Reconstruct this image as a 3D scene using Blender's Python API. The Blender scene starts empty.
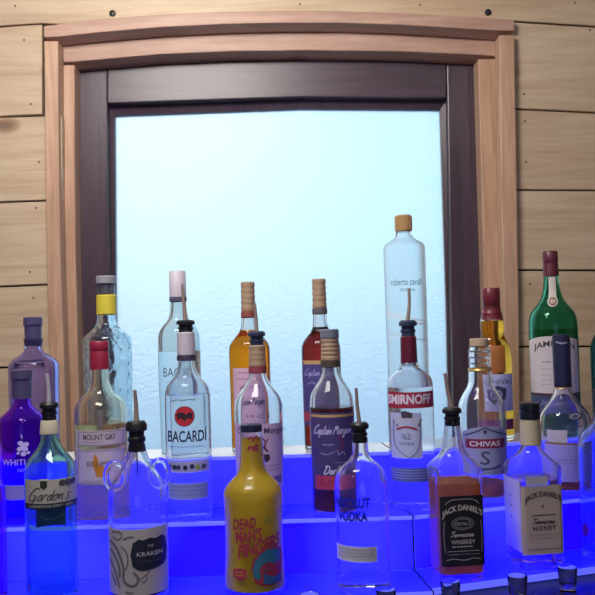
import bpy, bmesh, math, random
from mathutils import Vector, Matrix
random.seed(4)
sc = bpy.context.scene
col = sc.collection

# ------------------------------------------------------------------ camera
F = 832.0
CAMZ = 1.436
PITCH = math.radians(1.9)
ROLL = math.radians(1.7)
cd = bpy.data.cameras.new('camera'); cam = bpy.data.objects.new('camera', cd); col.objects.link(cam)
cd.sensor_width = 36; cd.lens = 36 * F / 595; cd.clip_start = 0.05
CAMM = Matrix.Rotation(math.pi / 2 + PITCH, 4, 'X') @ Matrix.Rotation(-ROLL, 4, 'Z')
cam.matrix_world = Matrix.Translation((0, 0, CAMZ)) @ CAMM
sc.camera = cam
R3 = CAMM.to_3x3()

def at(px, py, D):
    """world point seen at a pixel, on the vertical plane y = D"""
    d = R3 @ Vector(((px - 297.5) / F, (297.5 - py) / F, -1))
    k = D / d.y
    return Vector((d.x * k, D, CAMZ + d.z * k))

def proj(p):
    q = R3.transposed() @ (Vector(p) - Vector((0, 0, CAMZ)))
    return 297.5 - q.x / q.z * F, 297.5 + q.y / q.z * F

# ------------------------------------------------------------------ materials
def lin(h):
    h = h.lstrip('#')
    v = [int(h[i:i + 2], 16) / 255 for i in (0, 2, 4)]
    return tuple(c / 12.92 if c <= .04045 else ((c + .055) / 1.055) ** 2.4 for c in v) + (1,)

_m = {}
def nmat(name):
    m = bpy.data.materials.new(name); m.use_nodes = True
    nt = m.node_tree; nt.nodes.clear()
    out = nt.nodes.new('ShaderNodeOutputMaterial')
    return m, nt, out

def pmat(name, color, rough=.5, metal=0, emit=None, es=0, spec=.5, coat=0, bump=0, bscale=60):
    if name in _m: return _m[name]
    m, nt, out = nmat(name)
    p = nt.nodes.new('ShaderNodeBsdfPrincipled')
    if isinstance(color, str): color = lin(color)
    p.inputs['Base Color'].default_value = color
    p.inputs['Roughness'].default_value = rough
    p.inputs['Metallic'].default_value = metal
    p.inputs['Specular IOR Level'].default_value = spec
    p.inputs['Coat Weight'].default_value = coat
    if emit:
        p.inputs['Emission Color'].default_value = emit if not isinstance(emit, str) else lin(emit)
        p.inputs['Emission Strength'].default_value = es
    if bump:
        tc = nt.nodes.new('ShaderNodeTexCoord'); n = nt.nodes.new('ShaderNodeTexNoise')
        n.inputs['Scale'].default_value = bscale; n.inputs['Detail'].default_value = 3
        nt.links.new(tc.outputs['Object'], n.inputs['Vector'])
        b = nt.nodes.new('ShaderNodeBump'); b.inputs['Strength'].default_value = bump; b.inputs['Distance'].default_value = .002
        nt.links.new(n.outputs['Fac'], b.inputs['Height']); nt.links.new(b.outputs['Normal'], p.inputs['Normal'])
    nt.links.new(p.outputs[0], out.inputs[0])
    _m[name] = m
    return m

def paint(hexcol, rough=.6):
    return pmat('paint_' + hexcol + str(rough), hexcol, rough)

def glass(name, color=(1, 1, 1, 1), rough=0, ior=1.45, haze=.06):
    """bottle glass; a translucent share is mixed in to imitate a milky haze"""
    if name in _m: return _m[name]
    m, nt, out = nmat(name)
    g = nt.nodes.new('ShaderNodeBsdfGlass')
    g.inputs['Color'].default_value = color; g.inputs['Roughness'].default_value = rough; g.inputs['IOR'].default_value = ior
    t = nt.nodes.new('ShaderNodeBsdfTranslucent'); t.inputs['Color'].default_value = tuple(.9 * c for c in color[:3]) + (1,)
    mx = nt.nodes.new('ShaderNodeMixShader'); mx.inputs[0].default_value = haze
    nt.links.new(g.outputs[0], mx.inputs[1]); nt.links.new(t.outputs[0], mx.inputs[2])
    nt.links.new(mx.outputs[0], out.inputs[0]); _m[name] = m
    return m

def tint(name, color, body=0):
    """clear coloured liquid: filters what shines through it; body: how cloudy it is"""
    if name in _m: return _m[name]
    m, nt, out = nmat(name)
    t = nt.nodes.new('ShaderNodeBsdfTransparent'); t.inputs['Color'].default_value = color + (1,)
    if body:
        d = nt.nodes.new('ShaderNodeBsdfTranslucent'); d.inputs['Color'].default_value = color + (1,)
        e = nt.nodes.new('ShaderNodeBsdfDiffuse'); e.inputs['Color'].default_value = color + (1,)
        a = nt.nodes.new('ShaderNodeMixShader'); a.inputs[0].default_value = .6
        nt.links.new(d.outputs[0], a.inputs[1]); nt.links.new(e.outputs[0], a.inputs[2])
        b = nt.nodes.new('ShaderNodeMixShader'); b.inputs[0].default_value = body
        nt.links.new(t.outputs[0], b.inputs[1]); nt.links.new(a.outputs[0], b.inputs[2]); nt.links.new(b.outputs[0], out.inputs[0])
    else: nt.links.new(t.outputs[0], out.inputs[0])
    _m[name] = m
    return m

def wood(name, c1, c2, axis='X', rough=.55, knots=True, scale=1.0, streak=.5):
    if name in _m: return _m[name]
    m, nt, out = nmat(name); N = nt.nodes.new; L = nt.links.new
    p = N('ShaderNodeBsdfPrincipled'); p.inputs['Roughness'].default_value = rough
    tc = N('ShaderNodeTexCoord'); mp = N('ShaderNodeMapping')
    s = {'X': (1.2, 14, 14), 'Z': (14, 14, 1.2)}[axis]
    mp.inputs['Scale'].default_value = [v * scale for v in s]
    L(tc.outputs['Object'], mp.inputs['Vector'])
    n = N('ShaderNodeTexNoise'); n.inputs['Scale'].default_value = 1.6; n.inputs['Detail'].default_value = 6; n.inputs['Distortion'].default_value = 1.2
    L(mp.outputs[0], n.inputs['Vector'])
    n2 = N('ShaderNodeTexNoise'); n2.inputs['Scale'].default_value = 9; n2.inputs['Detail'].default_value = 3
    L(mp.outputs[0], n2.inputs['Vector'])
    r = N('ShaderNodeValToRGB'); r.color_ramp.elements[0].position = .3; r.color_ramp.elements[1].position = .7
    r.color_ramp.elements[0].color = lin(c2); r.color_ramp.elements[1].color = lin(c1)
    L(n.outputs['Fac'], r.inputs['Fac'])
    mx = N('ShaderNodeMix'); mx.data_type = 'RGBA'; mx.blend_type = 'MULTIPLY'
    r2 = N('ShaderNodeValToRGB'); r2.color_ramp.elements[0].position = .35; r2.color_ramp.elements[0].color = (.72, .66, .6, 1); r2.color_ramp.elements[1].position = .6
    L(n2.outputs['Fac'], r2.inputs['Fac'])
    mx.inputs['Factor'].default_value = streak
    L(r.outputs[0], mx.inputs['A']); L(r2.outputs[0], mx.inputs['B'])
    res = mx.outputs['Result']
    if knots:
        mk = N('ShaderNodeMapping'); mk.inputs['Scale'].default_value = (4.0, 4, 7.5) if axis == 'X' else (7.5, 4, 4.0)
        L(tc.outputs['Object'], mk.inputs['Vector'])
        v = N('ShaderNodeTexVoronoi'); v.inputs['Scale'].default_value = 1.0; v.voronoi_dimensions = '3D'
        L(mk.outputs[0], v.inputs['Vector'])
        r3 = N('ShaderNodeValToRGB'); e = r3.color_ramp.elements
        e[0].position = .05; e[0].color = (.20, .13, .09, 1); e[1].position = .17; e[1].color = (1, 1, 1, 1)
        ee = e.new(.10); ee.color = (.5, .36, .27, 1)
        L(v.outputs['Distance'], r3.inputs['Fac'])
        m2 = N('ShaderNodeMix'); m2.data_type = 'RGBA'; m2.blend_type = 'MULTIPLY'; m2.inputs['Factor'].default_value = .8
        L(res, m2.inputs['A']); L(r3.outputs[0], m2.inputs['B']); res = m2.outputs['Result']
    L(res, p.inputs['Base Color'])
    b = N('ShaderNodeBump'); b.inputs['Strength'].default_value = .15; b.inputs['Distance'].default_value = .002
    L(n2.outputs['Fac'], b.inputs['Height']); L(b.outputs['Normal'], p.inputs['Normal'])
    L(p.outputs[0], out.inputs[0]); _m[name] = m
    return m

M_clear = glass('clear_glass', ior=1.35, haze=.035)
M_full = glass('clear_glass_filled', ior=1.3, haze=.09)
M_steel = pmat('steel', '#b9b2ac', .25, 1)
M_spout = pmat('dull_metal_spout', '#b9a79c', .42, .55)
M_black = pmat('black_rubber', '#14151d', .45)

# ------------------------------------------------------------------ mesh helpers
def link(name, bm, mat, parent=None, smooth=None, loc=None):
    me = bpy.data.meshes.new(name); bm.to_mesh(me); bm.free()
    for mm in (mat if isinstance(mat, (list, tuple)) else [mat]): me.materials.append(mm)
    o = bpy.data.objects.new(name, me); col.objects.link(o)
    if parent is not None: o.parent = parent
    if loc is not None: o.location = loc
    if smooth is not None:
        for p in me.polygons: p.use_smooth = True
        me.set_sharp_from_angle(angle=math.radians(smooth))
    return o

def empty(name, loc=(0, 0, 0), rz=0):
    o = bpy.data.objects.new(name, None); col.objects.link(o); o.location = loc; o.rotation_euler.z = rz
    o.empty_display_size = .05
    return o

def tag(o, label, cat, group=None):
    o['label'] = label; o['category'] = cat
    if group: o['group'] = group
    return o

def struct(o):
    o['kind'] = 'structure'; return o

def box(bm, x0, x1, y0, y1, z0, z1, mi=0, bev=0):
    vs = [bm.verts.new((x, y, z)) for x in (x0, x1) for y in (y0, y1) for z in (z0, z1)]
    fs = [bm.faces.new([vs[i] for i in q]) for q in ((0, 1, 3, 2), (4, 6, 7, 5), (0, 4, 5, 1), (2, 3, 7, 6), (0, 2, 6, 4), (1, 5, 7, 3))]
    for f in fs: f.material_index = mi
    return vs

def prism_y(bm, pts, y0, y1, mi=0):
    """pts: (x, z) outline, extruded from y0 (near) to y1 (far)"""
    a = [bm.verts.new((x, y0, z)) for x, z in pts]; b = [bm.verts.new((x, y1, z)) for x, z in pts]
    fs = [bm.faces.new(a), bm.faces.new(b[::-1])]
    for i in range(len(pts)):
        j = (i + 1) % len(pts); fs.append(bm.faces.new((a[i], b[i], b[j], a[j])))
    for f in fs: f.material_index = mi
    return fs

def prism_z(bm, pts, z0, z1):
    a = [bm.verts.new((x, y, z0)) for x, y in pts]; b = [bm.verts.new((x, y, z1)) for x, y in pts]
    bm.faces.new(a[::-1]); bm.faces.new(b)
    for i in range(len(pts)):
        j = (i + 1) % len(pts); bm.faces.new((a[i], a[j], b[j], b[i]))

def fixn(bm):
    bmesh.ops.recalc_face_normals(bm, faces=bm.faces[:]); return bm

def bevel(bm, w, seg=2):
    fixn(bm)
    bmesh.ops.bevel(bm, geom=[e for e in bm.edges if len(e.link_faces) == 2 and e.calc_face_angle(0) > .5], offset=w, segments=seg, affect='EDGES', profile=.5)
    return bm

def tube(bm, pts, radii, seg=14, closed=False, caps=True):
    pts = [Vector(p) for p in pts]; n = len(pts); rings = []
    for i, p in enumerate(pts):
        t = (pts[(i + 1) % n] - pts[i - 1]) if closed else (pts[min(i + 1, n - 1)] - pts[max(i - 1, 0)])
        t.normalize()
        a = t.cross(Vector((0, 1, 0)))
        if a.length < .05: a = t.cross(Vector((1, 0, 0)))
        a.normalize(); b = t.cross(a)
        r = radii[i] if isinstance(radii, (list, tuple)) else radii
        rings.append([bm.verts.new(p + (a * math.cos(k * 2 * math.pi / seg) + b * math.sin(k * 2 * math.pi / seg)) * r) for k in range(seg)])
    for i in range(n if closed else n - 1):
        A, B = rings[i], rings[(i + 1) % n]
        for k in range(seg): bm.faces.new((A[k], A[(k + 1) % seg], B[(k + 1) % seg], B[k]))
    if not closed and caps:
        bm.faces.new(rings[0][::-1]); bm.faces.new(rings[-1])

def chaikin(pts, it=3):
    for _ in range(it):
        out = [pts[0]]
        for i in range(len(pts) - 1):
            a, b = pts[i], pts[i + 1]
            ca = i == 0 or a[3]; cb = i == len(pts) - 2 or b[3]
            q = tuple(a[k] * .75 + b[k] * .25 for k in range(3)) + (False,)
            r = tuple(a[k] * .25 + b[k] * .75 for k in range(3)) + (False,)
            if not ca: out.append(q)
            if not cb: out.append(r)
            if cb: out.append(b)
        pts = out
    return pts

_text = {}
def glyphs(s, bold=0, shear=0, space=1.0):
    key = (s, bold, shear, space)
    if key in _text: return _text[key]
    c = bpy.data.curves.new('lettering', 'FONT'); c.body = s; c.offset = bold; c.shear = shear; c.space_character = space
    c.resolution_u = 3; c.align_x = 'LEFT'
    o = bpy.data.objects.new('lettering', c); col.objects.link(o)
    dg = bpy.context.evaluated_depsgraph_get(); dg.update()
    me = bpy.data.meshes.new_from_object(o.evaluated_get(dg))
    vs = [(v.co.x, v.co.y) for v in me.vertices]; fs = [tuple(p.vertices) for p in me.polygons]
    bpy.data.objects.remove(o); bpy.data.curves.remove(c); bpy.data.meshes.remove(me)
    x0 = min(v[0] for v in vs); x1 = max(v[0] for v in vs); y0 = min(v[1] for v in vs); y1 = max(v[1] for v in vs)
    vs = [((x - x0) / (x1 - x0), (y - y0) / max(1e-6, y1 - y0)) for x, y in vs]
    _text[key] = (vs, fs)
    return _text[key]

# ------------------------------------------------------------------ shelf heights
Z0 = CAMZ - .406; RISE = .088
TIER = [Z0, Z0 + RISE, Z0 + 2 * RISE]

# ------------------------------------------------------------------ bottles
TANR = math.tan(ROLL)
class Bottle:
    def __init__(b, name, label, cx, yref, D, tier, prof, yaw=0, rel=False, n=2, ky=1.0, basein=3, group='bottles on the lighted display shelves'):
        p = at(cx, yref, D)
        b.X = p.x; b.D = D; b.z0 = TIER[tier]; b.s = F / D
        b.cx, b.yref, b.rel, b.ky = cx, yref, rel, ky
        b.yb = proj((b.X, D, b.z0))[1]
        b.root = empty(name, (b.X, D, b.z0 + .0006), yaw if rel else -math.atan2(b.X, D))
        tag(b.root, label, 'bottle', group)
        pts = []
        for q in prof:
            y, hw = q[0], q[1]; nn = n if len(q) < 3 or q[2] is None else q[2]; c = len(q) > 3 and q[3]
            pts.append((b.z(y), hw / b.s, float(nn), bool(c)))
        zl, rl, nl, _ = pts[-1]
        bi = basein / b.s
        pts += [(bi * 1.6, rl, nl, False), (.15 * bi, rl - .1 * bi, nl, False), (0.0, rl - bi * 1.3, nl, True)]
        b.prof = chaikin(pts)
        b.marks = {}
    def z(b, y): return (b.yb - y) / b.s
    def rad(b, z):
        P = b.prof
        for i in range(len(P) - 1):
            if P[i][0] >= z >= P[i + 1][0]:
                t = (P[i][0] - z) / max(1e-9, P[i][0] - P[i + 1][0])
                return P[i][1] + (P[i + 1][1] - P[i][1]) * t, P[i][2] + (P[i + 1][2] - P[i][2]) * t
        return (P[0][1], P[0][2]) if z > P[0][0] else (P[-1][1], P[-1][2])
    def lx(b, px, py):
        return (px if b.rel else px - b.cx - (py - b.yref) * TANR) / b.s
    def surf(b, x, z, off, face=0):
        R, n = b.rad(z); R += off
        t = min(.9995, abs(x) / R)
        y = -R * b.ky * (1 - t ** n) ** (1 / n)
        x = max(-R * .9995, min(R * .9995, x))
        for _ in range(face): x, y = y, -x          # face 1 = left side
        return (x, y, z)
    def lathe(b, prof, seg=56, flip=False, bm=None, cap=True):
        bm = bm or bmesh.new(); rings = []
        for z, r, n, _ in prof:
            ring = []
            for k in range(seg):
                a = 2 * math.pi * (k + .5) / seg
                c, s_ = math.cos(a), math.sin(a)
                q = r / (abs(c) ** n + abs(s_) ** n) ** (1 / n)
                ring.append(bm.verts.new((q * c, q * s_ * b.ky, z)))
            rings.append(ring)
        fs = []
        for A, B in zip(rings, rings[1:]):
            for k in range(seg): fs.append(bm.faces.new((A[k], B[k], B[(k + 1) % seg], A[(k + 1) % seg])))
        if cap:
            fs.append(bm.faces.new(rings[0])); fs.append(bm.faces.new(rings[-1][::-1]))
        if flip:
            for f in fs: f.normal_flip()
        return bm
    def glass(b, mat, level=None, wall=3.0, solid=False, bottom=7, name='glass_body', seg=56):
        """outer skin; the cavity starts at the level (or the thick bottom when empty)"""
        bm = b.lathe(b.prof, seg)
        # orientation check: outer skin must face out
        w = wall / b.s
        zb = b.z(level) if level is not None else bottom / b.s
        if not solid:
            inner = [(z, max(r - w, r * .55), n, c) for z, r, n, c in b.prof if z > zb + .001]
            inner[0] = (inner[0][0] - .002,) + inner[0][1:]
            inner = [q for q in inner if q[0] <= inner[0][0]]
            R, n = b.rad(zb)
            inner.append((zb, max(R - w, R * .55), n, True))
            b.lathe(inner, seg, True, bm)
        o = link(name, bm, mat, b.root, 40)
        return o
    def liquid(b, mat, top, wall=3.0, bottom=5, name='liquid', lift=.0004):
        zt = b.z(top) - lift; zb = bottom / b.s
        w = wall / b.s
        R, n = b.rad(zt); P = [(zt, R - w, n, True)]
        P += [(z, r - w, n, c) for z, r, n, c in b.prof if zt - .001 > z > zb + .001]
        R, n = b.rad(zb); P.append((zb, max(.004, R - w - .002), n, True))
        return link(name, b.lathe(P, 40), mat, b.root, 40)
    def ring(b, y0, y1, r0, r1, mat, name, parent=None, ribs=0, bev=.8, n=2, top=True):
        """cap or band: a turned ring from pixel row y0 (top) to y1"""
        z0, z1 = b.z(y0), b.z(y1); e = bev / b.s
        P = [(z0, r0 / b.s - e, n, True), (z0 - e, r0 / b.s, n, True)]
        if ribs:
            for i in range(1, ribs * 3):
                t = i / (ribs * 3); zz = z0 - e + (z1 + e - z0 + e) * t
                rr = (r0 + (r1 - r0) * t) / b.s
                P.append((zz, rr - (.55 / b.s if i % 3 == 0 else 0), n, True))
        P += [(z1 + e, r1 / b.s, n, True), (z1, r1 / b.s - e, n, True)]
        return link(name, b.lathe(P, 40), mat, parent or b.root, 40)
    def cap(b, prof, mat, name='cap', parent=None, seg=40):
        P = chaikin([(b.z(q[0]), q[1] / b.s, 2.0, bool(len(q) > 2 and q[2])) for q in prof])
        return link(name, b.lathe(P, seg), mat, parent or b.root, 40)
    def patch(b, x0, x1, y0, y1, mat, off=.4, name='label', parent=None, arch=0, face=0, th=.35, sag=0, nx=24, ny=8):
        """label wrapped on the glass between pixel columns and rows (front projection)"""
        bm = bmesh.new(); off *= .001; th *= .001
        ym = (y0 + y1) / 2; X0, X1 = b.lx(x0, ym), b.lx(x1, ym)
        R = b.rad(b.z(ym))[0] + off; nn = b.rad(b.z(ym))[1]
        f = (lambda x: math.asin(max(-.999, min(.999, x / R)))) if nn < 2.5 else (lambda x: x)
        g = (lambda a: R * math.sin(a)) if nn < 2.5 else (lambda a: a)
        A0, A1 = f(X0), f(X1)
        fr, bk = [], []
        for j in range(ny + 1):
            ra, rb = [], []
            for i in range(nx + 1):
                t = i / nx; x = g(A0 + (A1 - A0) * t)
                yt = y0 - arch * (1 - (2 * t - 1) ** 2)
                y = yt + (y1 - yt) * j / ny
                z = b.z(y)
                ra.append(bm.verts.new(b.surf(x, z, off, face))); rb.append(bm.verts.new(b.surf(x, z, off - th, face)))
            fr.append(ra); bk.append(rb)
        for j in range(ny):
            for i in range(nx):
                bm.faces.new((fr[j][i], fr[j + 1][i], fr[j + 1][i + 1], fr[j][i + 1]))
                bm.faces.new((bk[j][i], bk[j][i + 1], bk[j + 1][i + 1], bk[j + 1][i]))
        for i in range(nx):
            bm.faces.new((fr[0][i], fr[0][i + 1], bk[0][i + 1], bk[0][i])); bm.faces.new((fr[ny][i], bk[ny][i], bk[ny][i + 1], fr[ny][i + 1]))
        for j in range(ny):
            bm.faces.new((fr[j][0], bk[j][0], bk[j + 1][0], fr[j + 1][0])); bm.faces.new((fr[j][nx], fr[j + 1][nx], bk[j + 1][nx], bk[j][nx]))
        return link(name, fixn(bm), mat, parent or b.root, 50)
    # --- printing: collected per colour, one mesh each
    def _key(b, colr, parent, name):
        k = (colr, parent.name if parent else '', name)
        if k not in b.marks: b.marks[k] = (bmesh.new(), parent)
        return b.marks[k][0]
    def _put(b, bm, vs, fs, off, face):
        V = []
        for px, py in vs:
            z = b.z(py)
            V.append(bm.verts.new(b.surf(b.lx(px, py), z, off * .001, face)))
        out = []
        for f in fs:
            try: out.append(bm.faces.new([V[i] for i in f]))
            except ValueError: pass
        return out
    def text(b, s, x0, x1, y0, y1, colr, off=.75, arc=0, slope=0, bold=.0, shear=0, parent=None, name='lettering', face=0, space=1.0, planar=.35):
        vs, fs = glyphs(s, bold, shear, space)
        ym = (y0 + y1) / 2
        z = b.z(ym); R, n = b.rad(z); ax = b.lx(0, ym) * b.s   # px offset of the axis
        pts = []
        for u, v in vs:
            if n < 2.5:
                r = R * b.s + .2
                a0 = math.asin(max(-.98, min(.98, (x0 + ax) / r))); a1 = math.asin(max(-.98, min(.98, (x1 + ax) / r)))
                x = (r * math.sin(a0 + (a1 - a0) * u) - ax) * (1 - planar) + (r * (math.sin(a0) + (math.sin(a1) - math.sin(a0)) * u) - ax) * planar
            else: x = x0 + (x1 - x0) * u
            y = y1 - (y1 - y0) * v - arc * (1 - (2 * u - 1) ** 2) + slope * (u - .5) * (x1 - x0)
            pts.append((x, y))
        b._put(b._key(colr, parent, name), pts, fs, off, face)
    def poly(b, pts, colr, off=.7, parent=None, name='emblem', face=0):
        bm = bmesh.new(); V = [bm.verts.new((x, y, 0)) for x, y in pts]; bm.faces.new(V)
        bmesh.ops.triangulate(bm, faces=bm.faces[:])
        for _ in range(3):
            es = [e for e in bm.edges if e.calc_length() > 4]
            if not es: break
            bmesh.ops.subdivide_edges(bm, edges=es, cuts=1); bmesh.ops.triangulate(bm, faces=bm.faces[:])
        bm.verts.index_update()
        vs = [(v.co.x, v.co.y) for v in bm.verts]; fs = [[v.index for v in f.verts] for f in bm.faces]; bm.free()
        b._put(b._key(colr, parent, name), vs, fs, off, face)
    def disc(b, cx, cy, rx, ry, colr, off=.7, parent=None, name='emblem', face=0, seg=28):
        b.poly([(cx + rx * math.cos(2 * math.pi * k / seg), cy + ry * math.sin(2 * math.pi * k / seg)) for k in range(seg)], colr, off, parent, name, face)
    def rect(b, x0, x1, y0, y1, colr, off=.7, parent=None, name='emblem', face=0, slope=0):
        d = slope * (x1 - x0) / 2
        n = max(1, int(abs(x1 - x0) / 3))
        vs = []; fs = []
        for i in range(n + 1):
            x = x0 + (x1 - x0) * i / n; dd = -d + 2 * d * i / n
            vs += [(x, y0 + dd), (x, y1 + dd)]
            if i: fs.append((2 * i - 2, 2 * i - 1, 2 * i + 1, 2 * i))
        b._put(b._key(colr, parent, name), vs, fs, off, face)
    def stroke(b, pts, w, colr, off=.75, parent=None, name='emblem', face=0, smooth=2, taper=False):
        P = [Vector(p) for p in pts]
        for _ in range(smooth):
            Q = [P[0]]
            for a, c in zip(P, P[1:]): Q += [a * .75 + c * .25, a * .25 + c * .75]
            P = Q + [P[-1]]
        vs, fs = [], []
        for i, p in enumerate(P):
            t = (P[min(i + 1, len(P) - 1)] - P[max(i - 1, 0)]).normalized(); nrm = Vector((-t.y, t.x))
            ww = w / 2 * ((1 - .8 * i / (len(P) - 1)) if taper else 1)
            vs += [tuple(p + nrm * ww), tuple(p - nrm * ww)]
            if i: fs.append((2 * i - 2, 2 * i - 1, 2 * i + 1, 2 * i))
        b._put(b._key(colr, parent, name), vs, fs, off, face)
    def lines(b, x0, x1, ys, colr, h=.7, parent=None, off=.75, name='lettering', face=0, slope=0, words=True):
        """rows of print too small to read: broken strokes"""
        rnd = random.Random(int(b.cx * 7 + ys[0]))
        for y in ys:
            if not words: b.rect(x0, x1, y, y + h, colr, off, parent, name, face, slope); continue
            x = x0
            while x < x1 - 1:
                w = min(rnd.uniform(1.5, 4.5), x1 - x)
                dy = slope * (x + w / 2 - (x0 + x1) / 2)
                b.rect(x, x + w, y + dy, y + dy + h, colr, off, parent, name, face); x += w + .8
    def script(b, word, x0, x1, y0, y1, w, colr, slant=.35, parent=None, off=.8, name='lettering'):
        """joined handwriting: y0 is the top of the capitals, y1 the baseline"""
        G = {'G': (.62, [[(.55, .85), (.45, 1), (.2, .9), (.05, .5), (.1, .1), (.3, 0), (.48, .12), (.5, .42), (.3, .42)], [(.5, .42), (.5, -.15), (.3, -.3), (.1, -.15)]]),
             'C': (.55, [[(.5, .8), (.42, 1), (.2, .92), (.04, .5), (.1, .08), (.3, 0), (.5, .2)]]),
             'M': (.8, [[(.02, 0), (.12, .6), (.2, 1), (.34, .3), (.5, 1), (.6, .4), (.64, .05), (.78, .1)]]),
             'D': (.62, [[(.15, .95), (.12, .4), (.08, .02), (.35, .02), (.58, .4), (.45, .9), (.1, 1), (0, .85)]]),
             'T': (.5, [[(0, .85), (.1, 1), (.35, .92), (.6, 1)], [(.32, .95), (.28, .3), (.15, 0), (0, .1)]]),
             'a': (.4, [[(.34, .4), (.2, .5), (.04, .25), (.14, 0), (.32, .2), (.34, .5), (.33, .1), (.42, .06)]]),
             'd': (.42, [[(.34, .4), (.18, .5), (.04, .25), (.14, 0), (.32, .2), (.38, 1), (.34, .1), (.44, .06)]]),
             'e': (.36, [[(0, .15), (.28, .3), (.2, .5), (.06, .3), (.1, 0), (.26, .02), (.38, .15)]]),
             'g': (.4, [[(.34, .4), (.2, .5), (.04, .25), (.14, 0), (.32, .2), (.34, .5), (.3, -.25), (.14, -.35), (.1, -.15), (.42, .1)]]),
             'i': (.2, [[(.08, .5), (.06, .1), (.12, 0), (.22, .08)], [(.1, .68), (.12, .72)]]),
             'k': (.4, [[(.14, 1), (.06, 0)], [(.34, .5), (.1, .25), (.28, .02), (.4, .06)]]),
             'n': (.44, [[(.04, .5), (.05, 0), (.2, .48), (.32, .42), (.32, .05), (.44, .06)]]),
             'o': (.38, [[(.2, .5), (.04, .3), (.12, 0), (.3, .12), (.3, .42), (.18, .5), (.38, .4)]]),
             'p': (.42, [[(.08, .5), (.04, -.35)], [(.08, .4), (.28, .5), (.34, .2), (.16, 0), (.42, .06)]]),
             'r': (.32, [[(.04, 0), (.1, .5), (.2, .5), (.28, .42)]]),
             's': (.32, [[(.04, .1), (.14, 0), (.26, .08), (.22, .22), (.08, .32), (.1, .46), (.24, .5), (.28, .42)]]),
             't': (.3, [[(.16, .9), (.1, .1), (.2, 0), (.3, .08)], [(.02, .6), (.28, .62)]]),
             "'": (.12, [[(.08, 1), (.04, .82)]]), ' ': (.25, [])}
        tot = sum(G[c][0] for c in word); k = (x1 - x0) / tot; h = y1 - y0; x = x0
        for c in word:
            for st_ in G[c][1]:
                b.stroke([(x + k * u + slant * h * (v - .3), y1 - h * v) for u, v in st_], w, colr, off, parent, name)
            x += k * G[c][0]
    def finish(b):
        for (colr, _, name), (bm, parent) in b.marks.items():
            link(name + '_print', bm, paint(colr, .5), parent or b.root)
        return b.root
    def pourer(b, ytop, ybot, r, tip, mid, spout_r=(1.3, 2.2), mat=None, smat=None, ycol=None):
        """speed pourer: ribbed black stopper and a bent metal spout"""
        h = ybot - ytop
        P = [(ytop, r * .95, 1), (ytop + h * .12, r * 1.22, 1), (ytop + h * .3, r * 1.22, 1), (ytop + h * .34, r * .9, 1),
             (ytop + h * .5, r * .88, 1), (ytop + h * .54, r * 1.02, 1), (ytop + h * .66, r * 1.02, 1), (ytop + h * .7, r * .86, 1), (ytop + h * .8, r * .95, 1), (ybot, r * .85, 1)]
        c = b.cap(P, mat or M_black, 'pourer_stopper')
        bm = bmesh.new()
        x0, x1, xm = 0.0, b.lx(*tip), b.lx(*mid)
        pts = [(x0, 0, b.z(ytop + 1)), (x0 * .5 + xm * .5, 0, b.z((ytop + mid[1]) / 2)), (xm, 0, b.z(mid[1])), (x1, -.002, b.z(tip[1]))]
        P = [Vector(p) for p in pts]
        for _ in range(2):
            Q = [P[0]]
            for a, d in zip(P, P[1:]): Q += [a * .75 + d * .25, a * .25 + d * .75]
            P = Q + [P[-1]]
        k = len(P)
        tube(bm, P, [(spout_r[1] + (spout_r[0] - spout_r[1]) * i / (k - 1)) / b.s for i in range(k)], 16)
        link('spout', fixn(bm), smat or M_spout, c, 40)
        return c

# ------------------------------------------------------------------ THE SETTING
DC, DL, DS, DP, DW = 1.84, 1.885, 1.935, 1.975, 1.86
pine = wood('pine_boards', '#cdbaa0', '#b69d82', 'X', .55, True, 1.0, .33)
pine_r = pine
trimx = wood('casing_timber_level', '#c2a08f', '#a98676', 'X', .5, True, 1.0, .5)
trimz = wood('casing_timber_upright', '#c9a68c', '#b08a72', 'Z', .5, True, 1.0, .5)
dark = wood('stained_frame', '#4c3c4a', '#3b2d3a', 'Z', .35, False, 1.4, .35)
dark_x = wood('stained_rail', '#4c3c4a', '#3b2d3a', 'X', .35, False, 1.4, .35)
def px_poly(pts, D): return [(p.x, p.z) for p in (at(x, y, D) for x, y in pts)]

# boards of the back wall, laid as shiplap with dark gaps
def board(bm, L, Rr, top, bot, y0=DW, y1=DW + .022):
    """top and bot: pixel row at the left and right end; gap of 1.4 px below"""
    n = 1
    prism_y(bm, px_poly([(L, top[0] + .9), (Rr, top[1] + .9), (Rr, bot[1] - .9), (L, bot[0] - .9)], y0), y0, y1)
bm = bmesh.new()
LY = [(27, 23.5), (117, 115), (202.5, 200), (287, 284), (368, 366), (450, 449), (532, 531)]
RY = [(21, 27), (108.5, 113), (190, 190.5), (270, 270.5), (347, 346.5), (428, 427), (510, 508), (532, 531)]
for i in range(len(LY) - 1):
    board(bm, -470, -6, (LY[i][0], LY[i][0]), (LY[i + 1][0], LY[i + 1][0]))
    board(bm, -5.5, 42 if i == 0 else 62, LY[i], LY[i + 1])
for i in range(len(RY) - 1):
    board(bm, 506, 600, RY[i], RY[i + 1])
    board(bm, 600.5, 1060, (RY[i][1],) * 2, (RY[i + 1][1],) * 2)
# the long board over the window, its lower edge bowed like the casing
ctop = [(44, 26), (100, 19), (160, 14.5), (220, 12), (280, 11), (340, 11), (400, 13), (460, 16), (514, 20)]
prism_y(bm, px_poly([(-470, -60), (1060, -60), (1060, 26), (600, 26), (506, 20)] + [(x, y + 4) for x, y in ctop[::-1]][1:-1] + [(60, 24), (42, 23), (-5, 26), (-470, 26)], DW), DW, DW + .022)
for k in range(3): board(bm, -470, 1060, (-60 - 82 * k - 82,) * 2, (-60 - 82 * k,) * 2)
for k in range(6): board(bm, -470, 1060, (532 + 76 * k,) * 2, (532 + 76 * k + 76,) * 2)
for f in bm.faces: f.material_index = 0
bevel(bm, .0012, 1)
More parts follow.
